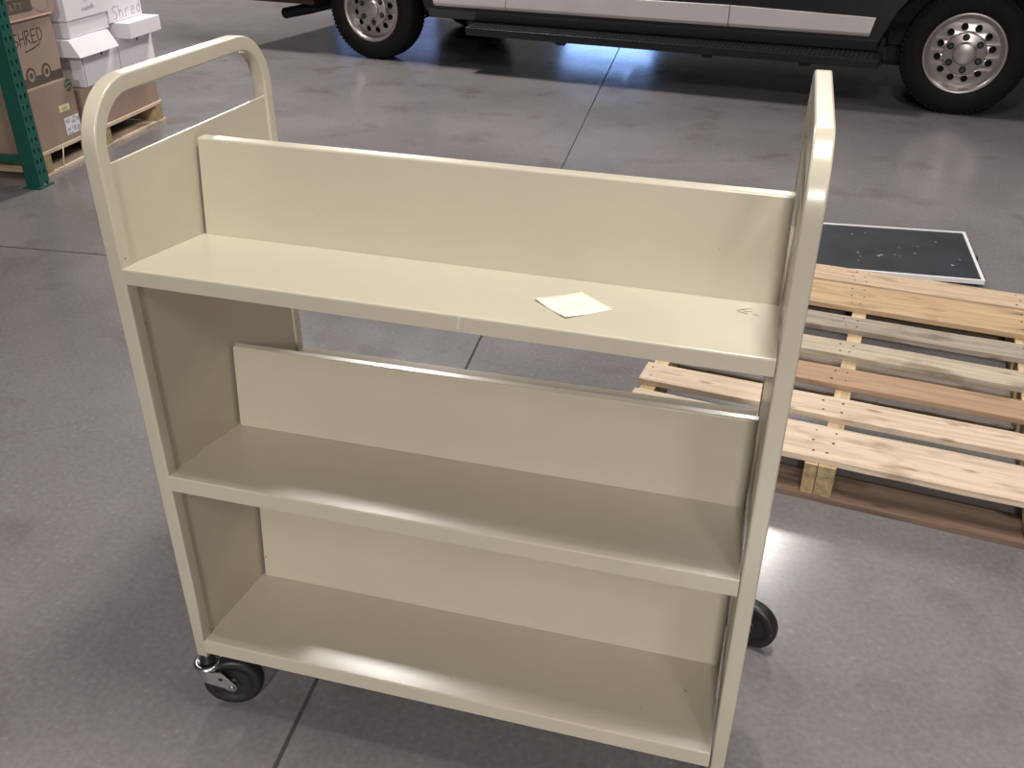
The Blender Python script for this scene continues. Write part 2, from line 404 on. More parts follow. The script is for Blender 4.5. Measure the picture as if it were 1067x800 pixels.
def caster(px, py, ang):
    cs, sn = math.cos(ang), math.sin(ang)
    def tf(a, b, z): return (px+a*cs-b*sn, py+a*sn+b*cs, z)
    rW, tr = .056, .042
    mb = MB()
    mb.lathe([(.0150, .1058), (.0135, .112), (.0095, .116), (.0095, .134)], M['hub'], o=(px, py, 0), seg=20)
    mb.lathe([(.012, .0975), (.0245, .0980), (.0270, .1010), (.0270, .1045), (.0245, .1075), (.0205, .1080), (.0195, .1055), (.009, .1055)], M['steel'], o=(px, py, 0), seg=36)
    # fork: a folded skirt round the pivot whose sides reach down to the axle
    mb.lathe([(.001, .0935), (.0215, .0935), (.0215, .0975), (.001, .0975)], M['steel'], o=(px, py, 0), seg=32)
    plan = [(tr+.0085, -.0205), (tr, -.0205), (tr-.008, -.0205), (.026, -.0205), (.006, -.0205)]
    plan += [(-.0205*math.sin(PI*k/10), -.0205*math.cos(PI*k/10)) for k in range(11)]
    plan += [(a, -b) for a, b in reversed(plan[:5])]
    def zlo(a): return max(rW-.0055, .079-(a+.0205)*.50)
    def ztop(a): return .0960 if a < .026 else .0960+(rW+.005-.0960)*min(1, (a-.026)/(tr+.0085-.026))
    th = .0024; n = len(plan); vs = []
    for a, b in plan:
        nx, ny = (0, 1 if b > 0 else -1) if a > 0 else (a/.0205, b/.0205)
        vs += [tf(a, b, zlo(a)), tf(a, b, ztop(a)), tf(a+nx*th, b+ny*th, ztop(a)), tf(a+nx*th, b+ny*th, zlo(a))]
    fs = [(0, 1, 2, 3), tuple(4*(n-1)+k for k in (3, 2, 1, 0))]
    for q in range(n-1):
        for k in range(4): fs.append((4*q+k, 4*q+(k+1) % 4, 4*q+4+(k+1) % 4, 4*q+4+k))
    mb.faces(vs, fs, M['steel'])
    for sgn in (-1, 1):
        out = [(.010, .0966), (.027, .0966), (tr+.0095, rW+.004), (tr+.0070, rW-.0070), (tr, rW-.0098), (tr-.0075, rW-.0068), (.012, .0775)]
        y0, y1 = sgn*(.0205+th*.5), sgn*(.0205+th+.0012); m_ = len(out)
        mb.faces([tf(a, y0, z) for a, z in out]+[tf(a, y1, z) for a, z in out], [tuple(range(m_)), tuple(range(2*m_-1, m_-1, -1))]+[(q, (q+1) % m_, m_+(q+1) % m_, m_+q) for q in range(m_)], M['steel'])
        yy = sgn*(.0205+th+.0015); hw = .004
        mb.faces([tf(.024-hw, yy, .0765), tf(.024+hw, yy, .075), tf(.024+hw, yy, .082), tf(.024-hw, yy, .0835)], [(0, 1, 2, 3)], M['hole'])
    c_ = cb(mb, 'caster')
    c_['label'] = 'zinc swivel caster with black wheel'
    cen = tf(tr, 0, rW); ax = (-sn, cs, 0)
    mb = MB()
    mb.lathe([(.012, -.013), (.030, -.011), (.036, -.0115), (.0385, -.0145), (.050, -.0145), (.0545, -.011), (rW, -.004), (rW, .004), (.0545, .011), (.050, .0145), (.0385, .0145), (.036, .0115), (.030, .011), (.012, .013)], M['rubber'], o=cen, ax=ax, seg=48)
    mb.lathe([(.0135, -.0185), (.0135, .0185)], M['hub'], o=cen, ax=ax, seg=24)
    cb(mb, 'wheel', c_)
    mb = MB(); mb.lathe([(.0035, -.0268), (.0055, -.0258), (.0055, .0258), (.0035, .0268)], M['steel'], o=cen, ax=ax, seg=16)
    cb(mb, 'axle_bolt', c_)
caster(-t/2, d/2, math.radians(19)); caster(Lc+t/2, D-d/2, math.radians(-20))
caster(Lc+t/2, d/2, math.radians(25)); caster(-t/2, D-d/2, math.radians(15))

# sticky note on the top shelf
mb = MB()
cn = [(.589, .099), (.646, .042), (.699, .102), (.643, .160)]
n = 8; vs = []
for k, off in ((0, .0004), (1, .0007)):
    for i in range(n+1):
        for j in range(n+1):
            u, v = i/n, j/n
            x = (cn[0][0]*(1-u)+cn[1][0]*u)*(1-v)+(cn[3][0]*(1-u)+cn[2][0]*u)*v
            y = (cn[0][1]*(1-u)+cn[1][1]*u)*(1-v)+(cn[3][1]*(1-u)+cn[2][1]*u)*v
            lift = .0035*max(0, (1-u)*(1-v)-.45)**1.3*2 + .003*max(0, u*(1-v)-.5)**1.3*2
            vs.append(on_top(x, y, off+lift))
fs = []; S = (n+1)**2
for i in range(n):
    for j in range(n):
        a = i*(n+1)+j; fs.append((S+a, S+a+n+1, S+a+n+2, S+a+1)); fs.append((a, a+1, a+n+2, a+n+1))
for i in range(n):
    for a, b in (((i*(n+1)), ((i+1)*(n+1))), (i, i+1), (i*(n+1)+n, (i+1)*(n+1)+n), (n*(n+1)+i, n*(n+1)+i+1)): fs.append((a, b, S+b, S+a))
mb.faces(vs, fs, M['note'], True)
mb.stroke([(.634, .098), (.638, .107), (.642, .099), (.648, .108), (.654, .101), (.659, .106)], .002, lambda a, b, h: on_top(a, b, .0009+h), M['pencil'], .0001)
tag(mb.build('sticky_note'), 'pale yellow sticky note lying on the cart\'s top shelf', 'note')

# ------------------------------------------------------------------ right pallet (lying on the floor behind the cart)
def pallet(name, label, P0, ex, boards, bottoms, stringers, x0, x1, grp=None, zt=.125):
    ang = math.atan2(ex[1], ex[0])
    root = thing(name, label, 'pallet', (P0[0], P0[1], 0), ang, grp)
    for (y0, y1, m, a0, a1, tilt) in boards:
        mb = MB(); n_ = 10
        fy0 = [R.uniform(-.0025, .0025) for _ in range(n_+1)]; fy1 = [R.uniform(-.0025, .0025) for _ in range(n_+1)]
        vs = []
        for i in range(n_+1):
            x = a0+(a1-a0)*i/n_; dz = tilt*(i/n_-.5)
            vs += [(x, y0+fy0[i], zt-.018+dz), (x, y1+fy1[i], zt-.018+dz), (x, y1+fy1[i], zt+dz), (x, y0+fy0[i], zt+dz)]
        fs = [(0, 1, 2, 3), tuple(4*n_+k for k in (3, 2, 1, 0))]
        for i in range(n_):
            for k in range(4): fs.append((4*i+k, 4*i+(k+1) % 4, 4*i+4+(k+1) % 4, 4*i+4+k))
        mb.faces(vs, fs, M[m])
        for sx in stringers:
            xm = (sx[0]+sx[1])/2; nn = 3 if y1-y0 > .12 else 2
            for q in range(nn):
                yy = y0+(y1-y0)*(q+.6)/(nn+.2)
                if a0 < xm < a1: mb.disc((xm+R.uniform(-.009, .009), yy, zt+tilt*((xm-a0)/(a1-a0)-.5)+.0006), (0, 0, 1), R.uniform(.0028, .0045), M['nail'], 8)
        mb.build('deck_board', root, .0015)
    for (y0, y1, m) in bottoms:
        mb = MB(); mb.box(x0, x1, y0, y1, .0, .016, M[m]); mb.build('bottom_board', root, .0012)
    for (sx0, sx1, sy0, sy1) in stringers:
        mb = MB(); mb.box(sx0, sx1, sy0, sy1, .0165, zt-.0185, M['wood_y'])
        mb.box(sx0+.0005, sx1-.0005, sy0-.0012, sy0+.001, .0168, zt-.0186, M['wood_end'])
        mb.build('stringer', root, .0012)
    return root
pallet('wooden_pallet', 'empty wooden slatted pallet lying on the floor right of the cart', (1.015, 1.008), (.993, -.115),
       [(.010, .170, 'wood_white', -.44, .625, 0), (.226, .333, 'wood_white', -.445, .625, 0), (.412, .520, 'wood_red', -.43, .625, 0),
        (.600, .700, 'wood_ash', -.44, .62, 0), (.787, .889, 'wood_grey', -.44, .62, 0), (.964, 1.157, 'wood_tan', -.44, .625, 0), (1.173, 1.303, 'wood_pale', -.44, .625, 0)],
       [(0, .115, 'wood_dirty'), (.44, .56, 'wood_grey'), (.70, .80, 'wood_grey'), (1.18, 1.30, 'wood_dirty')],
       [(.083, .126, .004, 1.30), (.050, .0815, .004, .165), (.572, .612, .012, 1.30), (-.435, -.393, .006, 1.30)], -.44, .625)

# black board with white frame, flat on the floor behind the pallet
br = thing('framed_board', 'flat black board with white frame lying on the floor beyond the pallet', 'board', (1.41, 2.8, 0), 0)
A_ = [(1.085, 2.518), (1.718, 2.557), (1.713, 3.095), (1.083, 3.036)]
def lerp_quad(u, v):
    return tuple((A_[0][k]*(1-u)+A_[1][k]*u)*(1-v)+(A_[3][k]*(1-u)+A_[2][k]*u)*v for k in (0, 1))
def bq(mb, u0, u1, v0, v1, z0, z1, m, bev=0):
    q = [lerp_quad(u0, v0), lerp_quad(u1, v0), lerp_quad(u1, v1), lerp_quad(u0, v1)]
    mb.hexa([(x-1.41, y-2.8, z0) for x, y in q]+[(x-1.41, y-2.8, z1) for x, y in q], m, bev)
mb = MB(); bq(mb, .03, .965, .05, .95, 0, .014, M['plast']); mb.build('base', br)
mb = MB(); bq(mb, .018, .982, .02, .98, .0145, .0265, M['black_panel'])
for k in range(16):
    u, v = R.choice([(.62, .62), (.68, .7), (.35, .35), (.55, .4), (.3, .8), (.85, .3)]); u += R.gauss(0, .06); v += R.gauss(0, .05)
    if .05 < u < .95 and .05 < v < .95:
        x, y = lerp_quad(u, v); mb.disc((x-1.41, y-2.8, .0269), (0, 0, 1), R.uniform(.003, .008), M['chalk'], 7)
mb.build('black_panel', br)
for (u0, u1, v0, v1) in ((0, 1, 0, .020), (0, 1, .980, 1), (0, .018, .0205, .9795), (.982, 1, .0205, .9795)):
    mb = MB(); bq(mb, u0, u1, v0, v1, .014, .031, M['white_frame'], .0012); mb.build('frame_rail', br)
mb = MB(); mb.box(.302, .322, .02, .05, 0, .02, M['plast'], .002); mb.build('edge_clip', br)

# ------------------------------------------------------------------ rack upright, left pallet and boxes
O = Vector((-2.585, 2.67, 0)); uu = Vector((-.09, .996, 0)); ww = Vector((.996, .09, 0))
def bf(u, w, z): v = O+uu*u+ww*w; return (v.x, v.y, z)       # u along the rack face, w out towards the aisle
ANG = math.atan2(ww.y, ww.x)                                    # local x = out, local y = along
rk = thing('rack_upright', 'green perforated steel rack upright bolted to the floor', 'rack', bf(-.108, .042, 0), ANG)
mb = MB(); hw, RH = .038, .072+.0508*56+.0254
HOLE = [(.95, .004), (.62, .0125), (0, .0145), (-.62, .0125), (-.95, .004), (-.42, -.0125), (0, -.0145), (.42, -.0125)]
CELL = [(1, 0), (1, 1), (0, 1), (-1, 1), (-1, 0), (-1, -1), (0, -1), (1, -1)]
def plate_row(zc, hz, with_hole=True):
    for yc in (-hw/2, hw/2):
        if not with_hole:
            mb.faces([(.025, yc-hw/2, zc-hz), (.025, yc+hw/2, zc-hz), (.025, yc+hw/2, zc+hz), (.025, yc-hw/2, zc+hz)], [(0, 1, 2, 3)], M['teal']); continue
        yh = yc*.84; hp = [(yh+a*.0066, zc+b*.86) for a, b in HOLE]; cp = [(yc+a*hw/2, zc+b*hz) for a, b in CELL]
        vs = [(.025, *p) for p in cp]+[(.025, *p) for p in hp]+[(.0215, *p) for p in hp]
        mb.faces(vs, [(q, (q+1) % 8, 8+(q+1) % 8, 8+q) for q in range(8)]+[(8+q, 8+(q+1) % 8, 16+(q+1) % 8, 16+q) for q in range(8)], M['teal'])
z = .072-.0254; plate_row((z+.008)/2, (z-.008)/2, False)
for k in range(57): plate_row(.072+.0508*k, .0254)
mb.box(-.046, -.044, -hw+.001, hw-.001, .008, RH, M['under'])  # dark sheet put in so the holes look shaded inside
for s in (-1, 1):
    mb.box(-.048, .0225, s*hw-(.0025 if s > 0 else 0), s*hw+(.0025 if s < 0 else 0), .008, RH, M['teal'])
    mb.box(-.048, -.0455, s*.038 if s < 0 else .022, -.022 if s < 0 else .038, .008, RH, M['teal'])
mb.build('column', rk)
mb = MB(); mb.box(-.055, .040, -.058, .050, 0, .008, M['teal'], .0015); mb.build('base_plate', rk)
for yy in (-.012, .022):
    mb = MB(); mb.lathe([(.009, .008), (.009, .015), (.005, .0155), (.005, .022)], M['steel'], o=(.031, yy, 0), seg=6, smooth=False); mb.build('anchor_bolt', rk)
mb = MB(); mb.box(-1.05, -.049, -.018, .018, -.018+.128, .146, M['teal'], .003); mb.build('cross_brace', rk)
mb = MB(); mb.tube([(-1.0, 0, .22), (-.05, 0, .78)], .016, M['teal'], 10); mb.build('diagonal_brace', rk)
mb = MB(); mb.lathe([(.007, -.021), (.007, -.0185)], M['steel'], o=(-.06, 0, .128), ax=(0, 1, 0), seg=8); mb.build('brace_bolt', rk)

# pallet: boards run along the rack face (local x = uu); local y = into the rack
pl = pallet('wooden_pallet', 'pale wooden pallet under the stacked cartons beside the green rack', (O.x, O.y), (-.09, .996),
       [(.0, .105, 'wood_white', 0, 1.18, 0), (.18, .28, 'wood_pale', 0, 1.18, 0), (.36, .46, 'wood_pale', 0, 1.18, 0), (.54, .64, 'wood_pale', 0, 1.18, 0), (.72, .82, 'wood_pale', 0, 1.18, 0), (.90, 1.0, 'wood_pale', 0, 1.18, 0)],
       [(.0, .115, 'wood_white'), (.44, .56, 'wood_pale'), (.885, 1.0, 'wood_pale')],
       [(.02, .075, .004, .99), (.56, .61, .004, .99), (1.10, 1.165, .004, .99)], 0, 1.18, zt=.122)
mb = MB()
mb.tube([bf(.175, .003, .112), bf(.15, .008, .06), bf(.135, .012, .022)], .0025, M['strap'], 6)
tag(mb.build('strap_end'), 'loose pale strap end hanging over the edge of the carton-stacked pallet', 'strap')

def carton(name, label, u0, u1, z0, z1, dep, off, m, rz=0., seam=True, grp=None, sk=0.):
    """box standing with its front face in the rack-face direction; local x = out, y = along"""
    cu = (u0+u1)/2; c = bf(cu, off-dep/2, z0)
    root = thing(name, label, 'box', c, ANG+rz, grp)
    hw_ = (u1-u0)/2; h = z1-z0; mb = MB()
    mb.box(-dep/2, dep/2, -hw_, hw_, 0, h, M[m], .004, fn=(lambda x, y, z: (x-sk*z, y, z)))
    if seam: mb.box(-dep/2+.02, dep/2-.02, -.0015, .0015, h-.0005, h+.0006, M['seam'])
    mb.build('carton', root)
    f = lambda a, b, hgt: (dep/2-sk*b+hgt+.0004, a, b)            # a along face, b up
    return root, f, hw_, h
def face_patch(root, f, name, a0, a1, b0, b1, m, th=.0006, lab=None):
    mb = MB(); mb.hexa([f(a0, b0, 0), f(a1, b0, 0), f(a1, b0, th), f(a0, b0, th), f(a0, b1, 0), f(a1, b1, 0), f(a1, b1, th), f(a0, b1, th)], M[m])
    o = mb.build(name, root)
    if lab: o['label'] = lab
    return o
LET = {  # simple pen strokes in a 1 x 1.4 cell
 'S': [[(.9, 1.25), (.5, 1.4), (.12, 1.15), (.3, .8), (.75, .6), (.85, .25), (.5, 0), (.05, .12)]],
 'H': [[(.1, 0), (.15, 1.4)], [(.85, 0), (.9, 1.4)], [(.12, .7), (.88, .72)]],
 'R': [[(.1, 0), (.15, 1.4), (.7, 1.35), (.8, 1.0), (.15, .75), (.9, 0)]],
 'E': [[(.85, 1.4), (.12, 1.35), (.1, 0), (.85, .05)], [(.1, .72), (.7, .74)]],
 'D': [[(.1, 0), (.1, 1.4), (.6, 1.3), (.9, .8), (.65, .2), (.1, 0)]],
 'h': [[(.1, 1.4), (.1, 0)], [(.1, .6), (.5, .85), (.75, .6), (.75, 0)]],
 'r': [[(.2, .85), (.2, 0)], [(.2, .55), (.5, .85), (.8, .8)]],
 'e': [[(.1, .45), (.8, .5), (.75, .8), (.4, .88), (.1, .5), (.25, .05), (.8, .12)]],
 'd': [[(.8, 1.4), (.8, 0)], [(.8, .6), (.4, .85), (.1, .45), (.35, .02), (.8, .3)]],
 'A': [[(0, 0), (.5, 1.4), (1, 0)], [(.2, .5), (.8, .5)]], 'C': [[(.9, 1.2), (.5, 1.4), (.1, .9), (.15, .35), (.5, 0), (.9, .2)]],
 'T': [[(.5, 0), (.5, 1.4)], [(.05, 1.4), (.95, 1.4)]], 'Y': [[(0, 1.4), (.5, .7), (1, 1.4)], [(.5, .7), (.5, 0)]],
}
def scrawl(root, f, text, a, b, size, w, m, slope=0., name='handwritten_letter', gap=1.25, th=.0005):
    x = a
    for ch in text:
        if ch in LET:
            mb = MB()
            for st in LET[ch]: mb.stroke([(x+p*size, b+q*size+slope*(x-a)+slope*p*size) for p, q in st], w, f, M[m], th)
            mb.build(name, root)
        x += size*gap

# lower brown carton with labels
r, f, hw_, h = carton('cardboard_box', 'brown box with white and yellow labels standing on the left pallet, bottom of its stack', -.05, .375, .1235, .418, .42, -.008, 'card')
face_patch(r, f, 'shipping_label', .085, .206, .026, .112, 'white_label', lab='white printed shipping label')
mb = MB()
for a0, a1, b0, b1 in ((.068, .10, .085, .103), (.115, .145, .075, .092), (.125, .15, .097, .108), (.068, .11, .028, .037), (.068, .095, .045, .06), (.12, .14, .038, .064), (.105, .112, .05, .066), (.15, .175, .03, .06), (.155, .178, .08, .10)):
    a0 += .026; a1 += .026
    mb.hexa([f(a0, b0, .0007), f(a1, b0, .0007), f(a1, b0, .001), f(a0, b0, .001), f(a0, b1, .0007), f(a1, b1, .0007), f(a1, b1, .001), f(a0, b1, .001)], M['grey_ink'])
mb.build('label_print', r)
face_patch(r, f, 'yellow_label', .066, .150, .146, .178, 'yellow_label', lab='small yellow label')
face_patch(r, f, 'label_print', .085, .128, .151, .167, 'yellow_ink', .0009)
mb = MB()
n_ = 22; cen = (.178, .260)
mb.faces([f(cen[0]+.030*math.cos(2*PI*k/n_), cen[1]+.033*math.sin(2*PI*k/n_), .0006) for k in range(n_)], [tuple(range(n_))], M['green_ink'])
for q in (-.011, .009): mb.stroke([(cen[0]-.022, cen[1]+q-.004), (cen[0], cen[1]+q+.003), (cen[0]+.022, cen[1]+q+.004)], .005, lambda a, b, hh: f(a, b, .0008+hh), M['card2'])
mb.build('printed_emblem', r)
# SHRED carton
r, f, hw_, h = carton('cardboard_box', 'brown box with SHRED in black marker, standing on the box with labels', -.055, .355, .4195, .722, .40, -.03, 'card2')
scrawl(r, f, 'SHRED', -.113, .190, .043, .0050, 'ink', slope=.03, gap=1.08)
mb = MB(); mb.stroke([(-.04, .163), (.02, .170), (.08, .184)], .0045, f, M['ink']); mb.build('handwriting', r)
face_patch(r, f, 'printed_band', -.19, .198, .004, .045, 'card_print', lab='dark printed band')
for a in (-.04, .08):
    mb = MB()
    for q, m_ in ((.040, 'card_print'), (.027, 'card2'), (.015, 'card_print')):
        th = .0008+(.040-q)*.02
        mb.faces([f(a+q*.9*math.cos(2*PI*k/20), .052+q*math.sin(2*PI*k/20), th) for k in range(20)], [tuple(range(20))], M[m_])
    mb.build('printed_fruit', r)
# top carton with dark print
r, f, hw_, h = carton('cardboard_box', 'brown carton with dark printed panel, on top of the SHRED box', -.055, .385, .7235, 1.03, .41, -.02, 'card2')
face_patch(r, f, 'printed_panel', -.215, .055, .033, .290, 'card_print', lab='dark printed panel with pale lettering')
scrawl(r, f, 'CATY', -.145, .044, .022, .004, 'pale_ink', slope=.02, name='pale_letter', gap=1.6, th=.0012)
mb = MB()
for k in range(6): mb.stroke([(-.205, .095+.03*k), (.045, .098+.03*k)], .003, f, M['pale_ink'], .0009)
mb.build('printed_slats', r)
mb = MB(); hx = [(.062, .046), (.10, .023), (.14, .018), (.18, .036), (.18, .29), (.062, .29)]
for a, b in zip(hx, hx[1:]): mb.stroke([a, b], .003, f, M['pale_ink'])
mb.build('printed_outline', r)
face_patch(r, f, 'bottom_edge', -.215, .19, 0.0, .006, 'card_edge', .003)
# wide low brown box
carton('cardboard_box', 'wide low brown box at the far end of the left pallet, under the white boxes', .43, 1.165, .1235, .335, .55, -.012, 'card')
# white storage boxes
def wbox(label, u0, u1, z0, z1, lid, off=0., loff=0., flare=0., dep=.40, name='storage_box'):
    r, f, hw_, h = carton(name, label, u0, u1, z0, z1, dep, off, 'white_card', seam=False, grp=None)
    a0, a1, l0, l1 = lid
    mb = MB(); cu = (u0+u1)/2; l0 -= z0; l1 -= z0; a0 -= cu; a1 -= cu; x1 = dep/2+loff; x0 = -dep/2-.006
    mb.hexa([(x0, a0, l0), (x1+flare, a0, l0), (x1+flare, a1, l0), (x0, a1, l0), (x0, a0, l1), (x1, a0, l1), (x1, a1, l1), (x0, a1, l1)], M['white_card'], .003)
    mb.build('lid', r)
    return r, f, hw_, h
r, f, hw_, h = wbox('lidded white storage box with black tab slot, on the wide brown box', .49, .838, .3365, .505, (.415, .775, .500, .583), -.01, .006, .050)
face_patch(r, f, 'hand_slot', .010, .022, .132, .160, 'seam', .001)
mb = MB(); mb.stroke([(-.165, .0), (-.160, .16)], .002, f, M['seam']); mb.build('edge_seam', r)
r, f, hw_, h = wbox('white storage box with its lid pushed forward, on the brown box\'s far end', .852, 1.20, .3365, .52, (.868, 1.195, .520, .600), -.01, .075, .0)
face_patch(r, f, 'hand_slot', .015, .025, .145, .172, 'seam', .001)
r, f, hw_, h = wbox('white storage box with faint grey writing, on the white box nearest the rack', .462, .815, .5845, .668, (.450, .825, .668, .90), -.02, .008, .0)
f2 = lambda a, b, hgt: (.20+.0085+hgt, a, b)
scrawl(r, f2, 'She', -.02, .158, .020, .003, 'grey_ink', slope=.05); scrawl(r, f2, 'rededh', -.045, .115, .015, .003, 'grey_ink', slope=.05)
r, f, hw_, h = wbox('white storage box with grey Shred handwriting, above the lid pushed forward', .830, 1.165, .6015, .80, (.825, 1.171, .790, .87), -.02, .004, .0)
scrawl(r, f, 'Shred', -.128, .014, .048, .0045, 'grey_ink', slope=.02)

# ------------------------------------------------------------------ van
VA = Vector((-2.215, 5.94, 0)); ve = Vector((.99092, -.13443, 0))
van = thing('van', 'black van with silver lower side panels parked beyond the cart', 'van', tuple(VA), math.atan2(ve.y, ve.x))
# local: x forward along the side, y into the body (away from the camera), z up
WX = (-.02, 4.165); RT = .37; AR = .49; yo = -.045; W = 2.02
def arch_low(x, base):
    z = base
    for wx in WX:
        dx = abs(x-wx)
        if dx < AR: z = max(z, .34+math.sqrt(max(0, AR*AR-dx*dx)))
    return z
def side_strip(x0, x1, lo, hi, y, m, mb, n=60, lean=0.):
    xs = [x0+(x1-x0)*i/n for i in range(n+1)]
    vs = []
    for x in xs: vs += [(x, y, max(lo if not callable(lo) else lo(x), 0)), (x, y+lean, hi if not callable(hi) else hi(x))]
    mb.faces(vs, [(2*i, 2*i+2, 2*i+3, 2*i+1) for i in range(n)], m)
mb = MB()
XR, XF = -1.45, 5.15
# main side skins with wheel arches cut, then roof, nose, tail
for y, lean in ((yo, .06), (yo+W, -.06)):
    side_strip(XR, XF, lambda x: arch_low(x, .378 if x < -.4 else .40), lambda x: 1.15, y, M['van'], mb, 160)
    side_strip(XR, 3.75, 1.15, lambda x: 2.35, y, M['van'], mb, 4, lean)
    mb.faces([(3.75, y, 1.15), (XF, y, 1.15), (4.35, y+lean, 2.2), (3.75, y+lean, 2.35)], [(0, 1, 2, 3)], M['van'])
yl, yr = yo+.06, yo+W-.06
mb.faces([(XR, yl, 2.35), (3.75, yl, 2.35), (3.75, yr, 2.35), (XR, yr, 2.35)], [(0, 1, 2, 3)], M['van'])
mb.faces([(3.75, yl, 2.35), (4.35, yl, 2.2), (4.35, yr, 2.2), (3.75, yr, 2.35)], [(0, 1, 2, 3)], M['van'])
mb.faces([(4.35, yl, 2.2), (XF-.1, yo, 1.2), (XF-.1, yo+W, 1.2), (4.35, yr, 2.2)], [(0, 1, 2, 3)], M['glass'])
mb.faces([(XF-.1, yo, 1.2), (XF, yo, 1.15), (XF, yo+W, 1.15), (XF-.1, yo+W, 1.2)], [(0, 1, 2, 3)], M['van'])
mb.faces([(XF, yo, .40), (XF, yo, 1.15), (XF, yo+W, 1.15), (XF, yo+W, .40)], [(0, 1, 2, 3)], M['van'])
mb.faces([(XR, yo, .378), (XR, yo+W, .378), (XR, yo+W, 1.15), (XR, yo, 1.15)], [(0, 1, 2, 3)], M['van'])
mb.faces([(XR, yo, 1.15), (XR, yo+W, 1.15), (XR, yr, 2.35), (XR, yl, 2.35)], [(0, 1, 2, 3)], M['van'])
mb.build('body', van)
mb = MB()   # floor pan, chassis and wheel housings
mb.box(XR+.05, WX[0]-.55, .35, W-.4, .46, .52, M['under']); mb.box(WX[0]+.55, WX[1]-.55, .02, W-.12, .40, .46, M['under']); mb.box(WX[0]-.55, WX[0]+.55, .32, W-.42, .46, .52, M['under'])
mb.box(WX[1]-.55, XF-.03, .32, W-.42, .42, .48, M['under'])
for wx in WX:
    for y0, y1 in ((yo+.004, .32), (W-.42, yo+W-.004)):
        n_ = 20; vs = []
        for i in range(n_+1):
            a = PI*i/n_; x, z = wx+(AR+.004)*math.cos(a), .34+(AR+.004)*math.sin(a)
            vs += [(x, y0, z), (x, y1, z)]
        mb.faces(vs, [(2*i, 2*i+2, 2*i+3, 2*i+1) for i in range(n_)], M['under'])
        mb.faces([(wx+(AR+.004)*math.cos(PI*i/n_), y1 if y0 < 1 else y0, .34+(AR+.004)*math.sin(PI*i/n_)) for i in range(n_+1)], [tuple(range(n_+1))], M['under'])
mb.tube([(WX[0], .1, .34), (WX[0], W-.2, .34)], .06, M['under'], 12); mb.box(.4, 3.6, .45, .6, .28, .40, M['under']); mb.box(.4, 3.6, 1.35, 1.5, .28, .40, M['under'])
mb.box(1.7, 3.5, .5, 1.65, .19, .40, M['under'], .03); mb.box(3.62, 4.9, .36, W-.46, .20, .42, M['under'], .03); mb.box(.9, 1.6, 1.0, 1.4, .24, .38, M['under'])  # unseen tank and subframe boxes, added to block light under the van
mb.box(3.45, 3.70, .03, .32, .26, .42, M['under'])
mb.build('undercarriage', van)
mb = MB()
def silver(x0, x1, sl0, sl1):
    zl, zm, zh = .412, .452, .565
    def ring(x, sl):
        zt_ = zh-.02*(x > 3)
        return [(x, yo+.020, zl), (x+sl*.25, yo-.016, zm), (x+sl*.3, yo-.0175, zm+.006), (x+sl, yo-.016, zt_-.003), (x+sl, yo-.013, zt_), (x+sl, yo+.022, zt_), (x, yo+.024, zl)]
    a, b = ring(x0, sl0), ring(x1, sl1); n = len(a)
    mb.faces(a+b, [(q, (q+1) % n, n+(q+1) % n, n+q) for q in range(n)]+[tuple(range(n)), tuple(range(2*n-1, n-1, -1))], M['silver'])
silver(.565, 1.135, -.02, 0); mb.build('silver_panel', van)
mb = MB(); silver(1.141, 2.722, 0, 0); mb.build('silver_panel', van)
mb = MB(); silver(2.728, 3.60, 0, .025); mb.build('silver_panel', van)
mb = MB()
mb.hexa([(.50, yo+.03, .345), (3.66, yo+.03, .345), (3.66, yo+.1, .345), (.50, yo+.1, .345), (.50, yo-.010, .414), (3.66, yo-.010, .414), (3.66, yo+.1, .414), (.50, yo+.1, .414)], M['sill'], .006)
mb.build('rocker_sill', van)
for x in (1.138, 2.725):
    mb = MB(); mb.box(x-.002, x+.002, yo-.006, yo+.004, .57, 1.9, M['seam']); mb.build('door_seam', van)
for x0, x1 in ((-.9, .9), (1.25, 2.6), (2.85, 3.7)):
    for y, s in ((yo, 1), (yo+W, -1)):
        mb = MB(); e_ = .0015*-s
        mb.faces([(x0, y+s*.06*(1.30-1.15)/1.2+e_*2, 1.30), (x1, y+s*.06*(1.30-1.15)/1.2+e_*2, 1.30), (x1, y+s*.06*(2.1-1.15)/1.2+e_*2, 2.1), (x0, y+s*.06*(2.1-1.15)/1.2+e_*2, 2.1)], [(0, 1, 2, 3)], M['glass'])
        mb.build('side_window', van)
mb = MB()   # running board with ridged tread
mb.hexa([(.86, yo-.105, .262), (3.70, yo-.105, .262), (3.70, yo+.04, .300), (.86, yo+.04, .300), (.86, yo-.120, .318), (3.70, yo-.120, .318), (3.70, yo+.05, .345), (.86, yo+.05, .345)], M['plast'], .010)
mb.box(.80, 3.72, yo+.045, yo+.075, .30, .37, M['under'])
rb = mb.build('running_board', van)
mb = MB(); n_ = 96
for i in range(n_):
    x = .90+(3.66-.90)*i/n_
    for y0, y1, zz in ((-.112, -.070, .320), (-.055, -.015, .327), (-.002, .028, .334)):
        mb.box(x, x+.016, yo+y0, yo+y1, zz-.006, zz+.007, M['tread'])
mb.build('tread_ridges', rb)
mb = MB(); mb.box(.86, 3.70, yo+W-.05, yo+W+.10, .26, .33, M['plast'], .01); mb.build('running_board', van)  # unseen far-side board, added to keep light from passing beneath
for x in (1.58, 2.62, 3.25):
    mb = MB(); mb.hexa([(x-.03, yo-.06, .238), (x+.03, yo-.06, .238), (x+.03, .15, .30), (x-.03, .15, .30), (x-.05, yo-.07, .268), (x+.05, yo-.07, .268), (x+.05, .15, .36), (x-.05, .15, .36)], M['under'], .003)
    mb.build('step_bracket', rb)
mb = MB()
mb.box(XR-.03, -.50, yo-.006, yo+.05, .374, .60, M['maroon'], .01); mb.build('rear_quarter_trim', van)
mb = MB()
